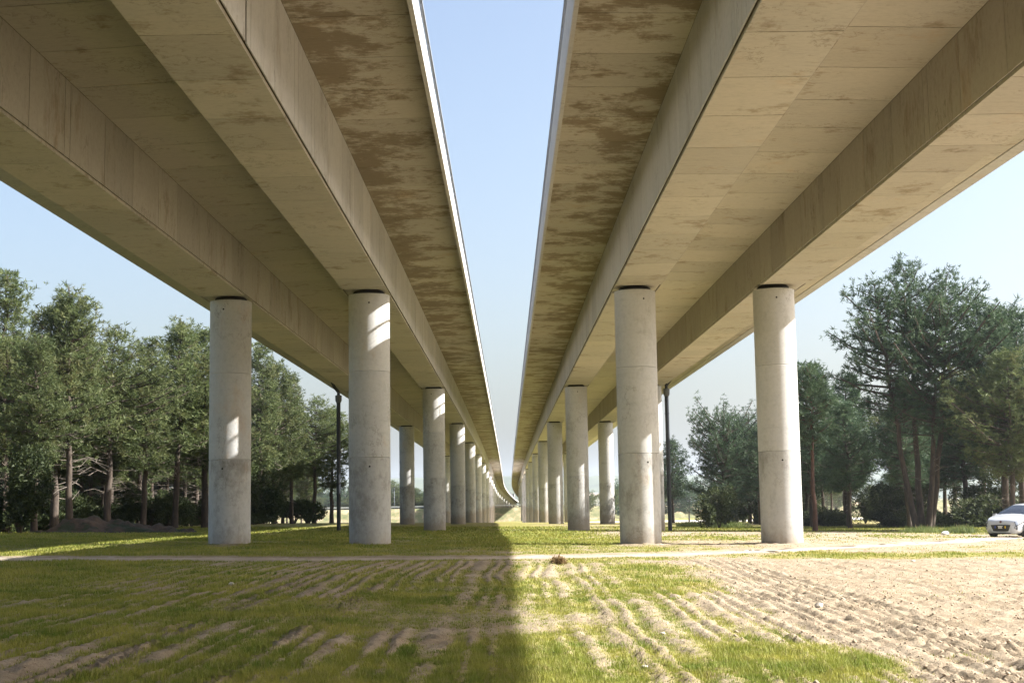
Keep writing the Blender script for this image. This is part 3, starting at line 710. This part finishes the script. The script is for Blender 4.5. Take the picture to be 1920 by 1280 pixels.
# ------------------------------------------------------------------ white hatchback
M_paint = NT('white_car_paint'); M_paint.b.inputs['Base Color'].default_value = (.72, .74, .77, 1); M_paint.b.inputs['Roughness'].default_value = .28
M_paint.b.inputs['Coat Weight'].default_value = .7; M_paint.b.inputs['Coat Roughness'].default_value = .06
_dn = M_paint.noise(M_paint.pos(), 2.5, 4); M_paint.l(M_paint.mix(M_paint.ramp(_dn, [(.4, 0.), (.75, .35)]), (.47, .50, .55), (.40, .40, .39)), M_paint.b.inputs['Base Color']); M_paint = M_paint.m
M_glass = plain('tinted_car_glass', (.03, .036, .05), .05, 0, .05, 3, .9); M_black = plain('black_bumper_plastic', (.018, .018, .02), .5)
M_tyre = plain('tyre_rubber', (.02, .02, .02), .85); M_rim = plain('alloy_rim', (.45, .46, .48), .3, .8)
M_lamp = plain('headlamp_glass', (.30, .33, .38), .08, .3, .15, 14, .9); M_plate = plain('plate_white', (.72, .72, .70), .4)
M_blue = plain('plate_blue', (.02, .06, .35), .4); M_yel = plain('plate_yellow', (.75, .52, .03), .4); M_ink = plain('plate_ink', (.02, .02, .02), .5)
cx_ = [2.03, 2.0, 1.9, 1.7, 1.35, 1.0, .62, .25, -.1, -.6, -1.2, -1.6, -1.85, -1.97, -2.02]
cz_ = [.60, .72, .80, .88, .955, 1.02, 1.23, 1.40, 1.465, 1.49, 1.455, 1.37, 1.10, .92, .60]
cw_ = [.50, .64, .745, .80, .838, .845, .845, .845, .845, .845, .84, .82, .78, .72, .62]
cb_ = [.24, .20, .19, .18, .18, .18, .18, .18, .18, .18, .18, .19, .22, .26, .34]
def csec(x):
    xr = cx_[::-1]; w_ = float(np.interp(x, xr, cw_[::-1])); zt = float(np.interp(x, xr, cz_[::-1])); zb = float(np.interp(x, xr, cb_[::-1]))
    belt = float(np.interp(x, [-2, -1, 1, 1.6, 2.03], [.98, .96, .90, .80, .56])); belt = min(belt, zt-.03); rw_ = w_*.70
    gh = max(0., min(1., (zt-belt-.04)/.45)); we = w_*.955*(1-gh)+rw_*gh
    return [(0, zb), (w_*.8, zb), (w_*.965, zb+.09), (w_*.992, (zb+belt)*.5-.08), (w_, (zb+belt)*.5+.08), (w_*.975, belt), (we*.55+w_*.945*.45, belt+(zt-belt)*.45), (we, zt-.065*gh-.02), (we*.6, zt-.008), (0, zt)]
def csurf(x, v):
    P = csec(x); t = v*(len(P)-1); i = min(int(t), len(P)-2); q = t-i
    return Vector((x, P[i][0]*(1-q)+P[i+1][0]*q, P[i][1]*(1-q)+P[i+1][1]*q))
car = empty('parked_car'); 
mb = MB(); xs_ = np.concatenate([np.linspace(2.03, 1.7, 8), np.linspace(1.6, -1.6, 36), np.linspace(-1.68, -2.02, 7)])
NP = 10
for x in xs_:
    S_ = csec(float(x)); ringp = [(x, -p[0], p[1]) for p in S_] + [(x, p[0], p[1]) for p in S_[-2:0:-1]]
    mb.v += ringp
n = 2*NP-2
for i in range(len(xs_)-1):
    for j in range(n): mb.f.append((i*n+j, i*n+(j+1) % n, (i+1)*n+(j+1) % n, (i+1)*n+j))
mb.f.append(tuple(range(n))); mb.f.append(tuple((len(xs_)-1)*n+j for j in range(n))[::-1])
body = fix(mb.build('body', M_paint, car, angle=50))
def patch(name, mat, x0, x1, v0, v1, side, parent=car, off=.008, nu=8, nv=6, vx=0.):
    mb = MB()
    for i in range(nu+1):
        for j in range(nv+1):
            x = x0+(x1-x0)*i/nu; v = v0+(v1-v0)*j/nv; p = csurf(x+vx*(j/nv), v); q = (csurf(x+vx*(j/nv), min(1, v+.01))-csurf(x+vx*(j/nv), max(0, v-.01)))
            e = csurf(x+vx*(j/nv)+.02, v)-csurf(x+vx*(j/nv)-.02, v); nn = e.cross(q).normalized()
            if nn.y < -.02 or (abs(nn.y) <= .02 and nn.z < 0): nn = -nn
            p = p+nn*off; mb.v.append((p.x, side*p.y, p.z))
    for i in range(nu):
        for j in range(nv): mb.f.append((i*(nv+1)+j, i*(nv+1)+j+1, (i+1)*(nv+1)+j+1, (i+1)*(nv+1)+j))
    return mb.build(name, mat, parent, True)
# windscreen over both halves
mb = MB()
for i in range(9):
    x = .93-(.93-.22)*i/8
    for j in range(13):
        t = j/6-1; v = 1-abs(t)*(.27+.02*i/8); p = csurf(x, v); mb.v.append((x+.006, math.copysign(p.y, t) if t else 0, p.z+.010))
for i in range(8):
    for j in range(12): mb.f.append((i*13+j, i*13+j+1, (i+1)*13+j+1, (i+1)*13+j))
mb.build('windscreen', M_glass, car, True)
for s_ in (1, -1):
    patch('side_window', M_glass, .42, -.28, .57, .76, s_, nu=8, vx=-.12); patch('side_window', M_glass, -.36, -1.25, .57, .76, s_, vx=.0)
    hl = patch('headlight', M_lamp, 1.46, 1.95, .50, .70, s_, off=.012, nv=5); patch('lamp_bezel', M_black, 1.42, 1.965, .475, .725, s_, hl, off=.006)
    mb = MB(); mb.box(.62, .78, s_*.86, s_*1.02, .93, 1.05) if s_ > 0 else mb.box(.62, .78, -1.02, -.86, .93, 1.05)
    mb.build('wing_mirror', M_paint, car)
    for hx_ in (-.05, -.95):
        mb = MB(); y0, y1 = (.845, .872) if s_ > 0 else (-.872, -.845); mb.box(hx_-.09, hx_+.09, y0, y1, .80, .83); mb.build('door_handle', M_paint, car)
    patch('door_gap', M_black, .55, .538, .16, .55, s_, off=.004, nu=1); patch('door_gap', M_black, -.33, -.342, .16, .55, s_, off=.004, nu=1)
    mb = MB(); yy = s_*.52; mb.lathe([(.055, 0), (.06, .01), (.05, .03)], 12); q = mb.build('fog_light', M_lamp, car); q.rotation_euler = (0, R(90), 0); q.location = (1.97, yy*1.27, .445)
    mb = MB(); mb.box(1.80, 1.965, min(yy*1.12, yy*1.42), max(yy*1.12, yy*1.42), .37, .52); mb.build('fog_recess', M_black, car)
    patch('rear_light', plain('rear_lamp', (.35, .02, .02), .2), -1.93, -1.72, .52, .72, s_, off=.008)
def slab(name, mat, x0, x1, w0, w1, z0, z1, parent=car):
    mb = MB(); pts = []
    for t in np.linspace(-1, 1, 13):
        y = t*w0; bx_ = x0-.10*abs(t)**2.4; pts.append((bx_, y))
    for (a, b) in pts:
        mb.v += [(a, b, z0+.05*abs(b/w0)**4), (a+.012, b*w1/w0, z1-.04*abs(b/w0)**4), (a-x1, b*w1/w0, z1-.04*abs(b/w0)**4), (a-x1, b, z0+.05*abs(b/w0)**4)]
    for i in range(12):
        for j in range(4): mb.f.append((4*i+j, 4*i+(j+1) % 4, 4*i+4+(j+1) % 4, 4*i+4+j))
    mb.f += [(0, 1, 2, 3), (51, 50, 49, 48)]
    return fix(mb.build(name, mat, parent))
gl_ = slab('grille', M_black, 2.06, .14, .60, .68, .285, .575)
slab('bumper_lip', M_paint, 2.06, .10, .60, .64, .225, .275)
slab('air_dam', M_black, 2.03, .08, .58, .58, .16, .22)
pl_ = empty('number_plate'); pl_ = slab('number_plate', M_plate, 2.073, .02, .26, .26, .415, .525)
for a, b, mt in ((-.255, -.215, M_blue), (.215, .255, M_yel)):
    mb = MB(); mb.box(2.060, 2.079, a, b, .42, .52); mb.build('plate_band', mt, pl_)
for q in range(6):
    yq = -.165+.066*q; mb = MB(); mb.box(2.064, 2.0785, yq-.016, yq+.016, .44, .50); mb.build('plate_character', M_ink, pl_)
mb = MB(); mb.lathe([(.05, 0), (.055, .012), (.03, .02)], 16); q = mb.build('badge', plain('badge_metal', (.12, .05, .05), .3, .5), car); q.rotation_euler = (0, R(80), 0); q.location = (2.0, 0, .70)
mb = MB(); mb.tube([(-1.25, 0, 1.45), (-1.5, 0, 1.72)], [.008, .004], 5); mb.build('aerial', M_black, car)
mb = MB(); mb.box(.94, .985, -.6, .6, 1.012, 1.03); mb.build('wiper_cowl', M_black, car)
for wx in (1.28, -1.23):
    for s_ in (1, -1):
        wh = empty('wheel'); wh.parent = car; wh.location = (wx, s_*.755, .305); wh.rotation_euler = (R(90)*-s_, 0, 0)
        mb = MB(); mb.lathe([(.19, -.1), (.28, -.1), (.305, -.07), (.305, .07), (.28, .1), (.2, .1)], 28); mb.build('tyre', M_tyre, wh, angle=40)
        mb = MB(); mb.lathe([(.05, .09), (.2, .102), (.205, .085)], 24)
        for q in range(5):
            a = 6.283*q/5; mb.box(.03, .19, -.025, .025, .1, .112, Matrix.Rotation(a, 4, 'Z'))
        mb.build('rim', M_rim, wh)
        mb = MB()
        for q in range(15):
            a = math.pi*q/14; ca, sa = math.cos(a), math.sin(a); y0 = s_*.835; y1 = s_*.852
            mb.v += [(wx+ca*.325, y0, .305+sa*.325), (wx+ca*.375, y0, .305+sa*.375), (wx+ca*.375, y1, .305+sa*.375), (wx+ca*.325, y1, .305+sa*.325)]
        for q in range(14):
            for j in range(4): mb.f.append((4*q+j, 4*q+(j+1) % 4, 4*q+4+(j+1) % 4, 4*q+4+j))
        fix(mb.build('wheel_arch', M_black, car))
ch = math.atan2(-.68, -.73); FX, FY = 21.75, 62.9
car.location = (FX-2.0*math.cos(ch), FY-2.0*math.sin(ch), float(gz(23.2, 64.3))+.02); car.rotation_euler = (0, 0, ch)
tag(car, 'white hatchback parked at the right edge below the pines', 'car')
# ------------------------------------------------------------------ lamp post, houses, stones, litter, grass
o = tag(empty('street_lamp', (-35.5, 444, -.3)), 'thin street lamp on the embankment seen between left piers', 'street lamp')
mb = MB(); mb.tube([(0, 0, 0), (0, 0, 6.6)], [.11, .06], 8); mb.build('pole', M_steel, o, True)
mb = MB(); mb.tube([(0, 0, 6.6), (.5, 0, 6.9), (1.2, 0, 6.95)], .05, 6); mb.build('arm', M_steel, o, True)
mb = MB(); mb.box(1.1, 1.7, -.12, .12, 6.88, 7.0); mb.build('lamp_head', M_steel, o)
M_wall = plain('white_render', (.72, .70, .66), .9); M_roof = plain('pale_roof', (.42, .36, .32), .9)
for i, (x, y, w_, d_, h_) in enumerate([(57, 940, 9, 8, 9.6), (70, 960, 8, 8, 9.0)]):
    o = tag(empty('house', (x, y, -5.2)), ['distant white house above trees left of the third right outer pier', 'distant white house right of its twin, above far trees'][i], 'house', 'distant houses')
    mb = MB(); mb.box(-w_/2, w_/2, -d_/2, d_/2, 0, h_); mb.build('wall', M_wall, o)
    mb = MB(); mb.v = [(-w_/2-.4, -d_/2-.4, h_), (w_/2+.4, -d_/2-.4, h_), (w_/2+.4, d_/2+.4, h_), (-w_/2-.4, d_/2+.4, h_), (-w_/4, 0, h_+1.8), (w_/4, 0, h_+1.8)]
    mb.f = [(0, 1, 5, 4), (1, 2, 5), (2, 3, 4, 5), (3, 0, 4), (3, 2, 1, 0)]; mb.build('roof', M_roof, o)
    for q in range(3):
        mb = MB(); xx = -w_/3+q*w_/3; mb.box(xx-.5, xx+.5, -d_/2-.03, -d_/2+.1, h_-2.4, h_-1.0); mb.build('window', M_glass, o)
M_stone = plain('pale_stone', (.50, .46, .40), .9, 0, .15, 20)
def stone_mesh(seed):
    import bmesh
    bm = bmesh.new(); bmesh.ops.create_icosphere(bm, subdivisions=2, radius=1); g = random.Random(seed)
    for v in bm.verts:
        v.co *= .75+.35*float(vn(v.co.x*1.6+seed*5, v.co.y*1.6+v.co.z*2.1, seed)); v.co.z *= .65
    me = bpy.data.meshes.new('stone'); bm.to_mesh(me); bm.free(); me.materials.append(M_stone); return me
SM = [stone_mesh(i) for i in range(4)]
st = [(1536, 1138, .06, 'white upright stone on the bare soil, right of centre'), (1242, 1187, .035, 'flat pale stone on the thin grass, centre right'),
      (1209, 1262, .03, 'small pale stone at the bottom edge, right of centre'), (1712, 1053, .06, 'pale stone far out on the bare soil at the right'), (434, 1095, .055, 'grey stone lying among the furrows in the shade'),
      (55, 1196, .035, 'pale stone in the shade at the far left')]
def ground_hit(px, py):
    d = (f + r2*(px-960)/2650 + u2*(640-py)/2650); z = 0.
    for _ in range(12):
        t = (z-1.6)/d.z; P_ = Vector((0, 0, 1.6))+d*t; z = ground_z(P_.x, P_.y)
    return P_.x, P_.y, z
for i, (px, py, s_, lb) in enumerate(st):
    x, y, z = ground_hit(px, py); q = link('stone', SM[i % 4]); q.location = (x, y, z+s_*.35); q.scale = (s_*1.1, s_, s_*(1.25 if i == 0 else .9)); q.rotation_euler = (0, 0, i*1.3)
    tag(q, lb, 'stone', 'loose stones on the field')
q = link('litter_bag', SM[2]); q.data = SM[2].copy(); q.data.materials.clear(); q.data.materials.append(plain('white_plastic', (.8, .8, .8), .4)); x, y = 21.6, 70.5
q.location = (x, y, ground_z(x, y)+.1); q.scale = (.22, .14, .17); tag(q, 'white scrap of litter on the grass left of the car', 'litter')
# dry weed by the track
o = empty('dry_weed'); x, y, z = ground_hit(1047, 1058); o.location = (x, y, z); o.scale = (.62, .62, .62)
g = np.random.default_rng(5); n_ = 90
P = np.stack([g.normal(0, .12, n_), g.normal(0, .10, n_), np.abs(g.normal(.06, .05, n_))], -1)
link('leaves', tufts('leaves', P, np.tile([0, 0, .8], (n_, 1)), np.full(n_, .22), M_dry, 6, 3, .22), o)
mb = MB()
for i in range(7): mb.tube([(0, 0, -.03), (.03*math.cos(i), .03*math.sin(i), .1), (.14*math.cos(i*.9), .12*math.sin(i*.9), .24)], [.006, .005, .002], 4, False)
mb.build('stems', M_dead, o); tag(o, 'small dry brown weed beside the sandy track near the centre', 'weed')

# clods of earth scattered on the bare soil, too many to count
g = np.random.default_rng(9); n_ = 16000
yy = 11.5+46*g.random(n_)**1.5; xx = np.where(g.random(n_) < .72, 2.5+g.random(n_)*(yy*.42-1.5), -yy*.38*g.random(n_))
gg = grass_field(xx, yy); keep = (g.random(n_) > gg*1.2) & (np.abs(yy-track_y(xx)) > 1.4); xx, yy = xx[keep], yy[keep]; n_ = len(xx)
zz = gz(xx, yy)+fine(xx, yy); s_ = np.clip(g.lognormal(-4.75, .55, n_), .005, .034)*(1-.45*(xx < 2))
oc = np.array([(1, 0, 0), (.3, .95, 0), (-.8, .55, 0), (-.8, -.6, 0), (.35, -.9, 0), (0, 0, .8), (.1, 0, -.5)]); of = np.array([(0, 1, 5), (1, 2, 5), (2, 3, 5), (3, 4, 5), (4, 0, 5), (1, 0, 6), (2, 1, 6), (3, 2, 6), (4, 3, 6), (0, 4, 6)])
ra = g.uniform(0, 6.283, n_); ca, sa = np.cos(ra), np.sin(ra); jit = g.uniform(.65, 1.35, (n_, 7, 3))
V = oc[None]*jit; V = np.stack([V[..., 0]*ca[:, None]-V[..., 1]*sa[:, None], V[..., 0]*sa[:, None]+V[..., 1]*ca[:, None], V[..., 2]], -1)*s_[:, None, None]+np.stack([xx, yy, zz+s_*.25], -1)[:, None]
Fc = (of[None]+7*np.arange(n_)[:, None, None]).reshape(-1, 3)
tag(link('soil_clods', np_mesh('soil_clods', V.reshape(-1, 3), Fc, plain('clod_earth', (.34, .27, .195), .95, 0, .25, 5))), 'loose clods of earth scattered over the bare soil', 'clods', kind='stuff')

# grass blades
def blades(seed, n, y0, y1, pw, hmin, hmax, wd, xr, thr=.22):
    g = np.random.default_rng(seed)
    yy = y0+(y1-y0)*g.random(n)**pw; xx = g.uniform(-1, 1, n)*(yy*xr+1.0)
    gg = grass_field(xx, yy); rid, ra_ = furrow(xx, yy); gg = gg-(.45+.35*(xx < 0))*rid*np.clip(ra_, 0, 1)
    cl = fbm(xx*2.2, yy*2.2, 131, 3); gg = gg+.5*(cl-.5)
    k_ = g.random(n) < sst(thr-.12, 1.05, gg)*.9+.03*(gg > .02); xx, yy, gg = xx[k_], yy[k_], gg[k_]; n = len(xx)
    zz = gz(xx, yy)+fine(xx, yy); h = (hmin+(hmax-hmin)*np.clip(gg, 0, 1.1)**1.5)*g.uniform(.55, 1.25, n)
    a = g.uniform(0, 6.283, n); ln = g.uniform(.1, .75, n)*h; w_ = wd*(.6+.8*g.random(n))*(1+yy/28)
    b = np.stack([xx, yy, zz-.005], -1); sd_ = np.stack([np.cos(a+1.57)*w_, np.sin(a+1.57)*w_, np.zeros(n)], -1)
    tip = b+np.stack([np.cos(a)*ln, np.sin(a)*ln, h], -1)
    return np.stack([b-sd_*.5, b+sd_*.5, tip], 1).reshape(-1, 3)
V = np.concatenate([blades(1, 900000, 10.6, 24, 1.7, .02, .085, .0055, .40), blades(2, 420000, 22, 60, 1.6, .025, .075, .009, .42), blades(3, 160000, 55, 110, 1.3, .04, .10, .02, .40)])
kg = NT('grass_blades'); gn = kg.noise(kg.pos(), .8, 4, .6); g2 = kg.noise(kg.pos(), 12, 2)
cg = kg.mix(kg.ramp(gn, [(.36, 0.), (.64, 1.)]), (.12, .175, .02), (.31, .30, .06)); cg = kg.mix(kg.ramp(g2, [(.52, 0.), (.7, .8)]), cg, (.33, .285, .12))
kg.l(cg, kg.b.inputs['Base Color']); kg.b.inputs['Roughness'].default_value = .6; kg.b.inputs['Specular IOR Level'].default_value = .2
tr = kg.n('BsdfTranslucent'); kg.l(cg, tr.inputs[0]); mxs = kg.n('MixShader'); mxs.inputs[0].default_value = .35
kg.l(kg.b.outputs[0], mxs.inputs[1]); kg.l(tr.outputs[0], mxs.inputs[2]); kg.l(mxs.outputs[0], kg.out.inputs[0])
print('blades', len(V)//3)
tag(link('grass', np_mesh('grass', V, np.arange(len(V)).reshape(-1, 3), kg.m)), 'short grass growing in patches over the field', 'grass', kind='stuff')

# thin haze in the air
# things that only their place tells apart: number them from left to right
ONES = ORD + ['twenty-first', 'twenty-second', 'twenty-third', 'twenty-fourth', 'twenty-fifth', 'twenty-sixth', 'twenty-seventh', 'twenty-eighth', 'twenty-ninth', 'thirtieth', 'thirty-first', 'thirty-second', 'thirty-third', 'thirty-fourth', 'thirty-fifth', 'thirty-sixth', 'thirty-seventh', 'thirty-eighth', 'thirty-ninth', 'fortieth']
same = {}
for o in col.objects:
    if o.parent is None and o.get('label') and o.get('category'): same.setdefault(o['label'], []).append(o)
for lb, os_ in same.items():
    if len(os_) > 1:
        for i, o in enumerate(sorted(os_, key=lambda q: q.location.x/q.location.y)): o['label'] = '%s, %s from the left' % (lb, ONES[i])
kz = bpy.data.materials.new('haze_air'); kz.use_nodes = True; t_ = kz.node_tree; t_.nodes.remove(t_.nodes['Principled BSDF'])
pv = t_.nodes.new('ShaderNodeVolumePrincipled'); pv.inputs['Color'].default_value = (.80, .90, 1, 1); pv.inputs['Density'].default_value = .00016; pv.inputs['Anisotropy'].default_value = .3
t_.links.new(pv.outputs[0], t_.nodes['Material Output'].inputs['Volume'])
mb = MB(); mb.box(-3600, 3600, -260, 6100, -9, 130); tag(mb.build('haze', kz), 'thin pale haze in the distance', 'haze', kind='stuff')
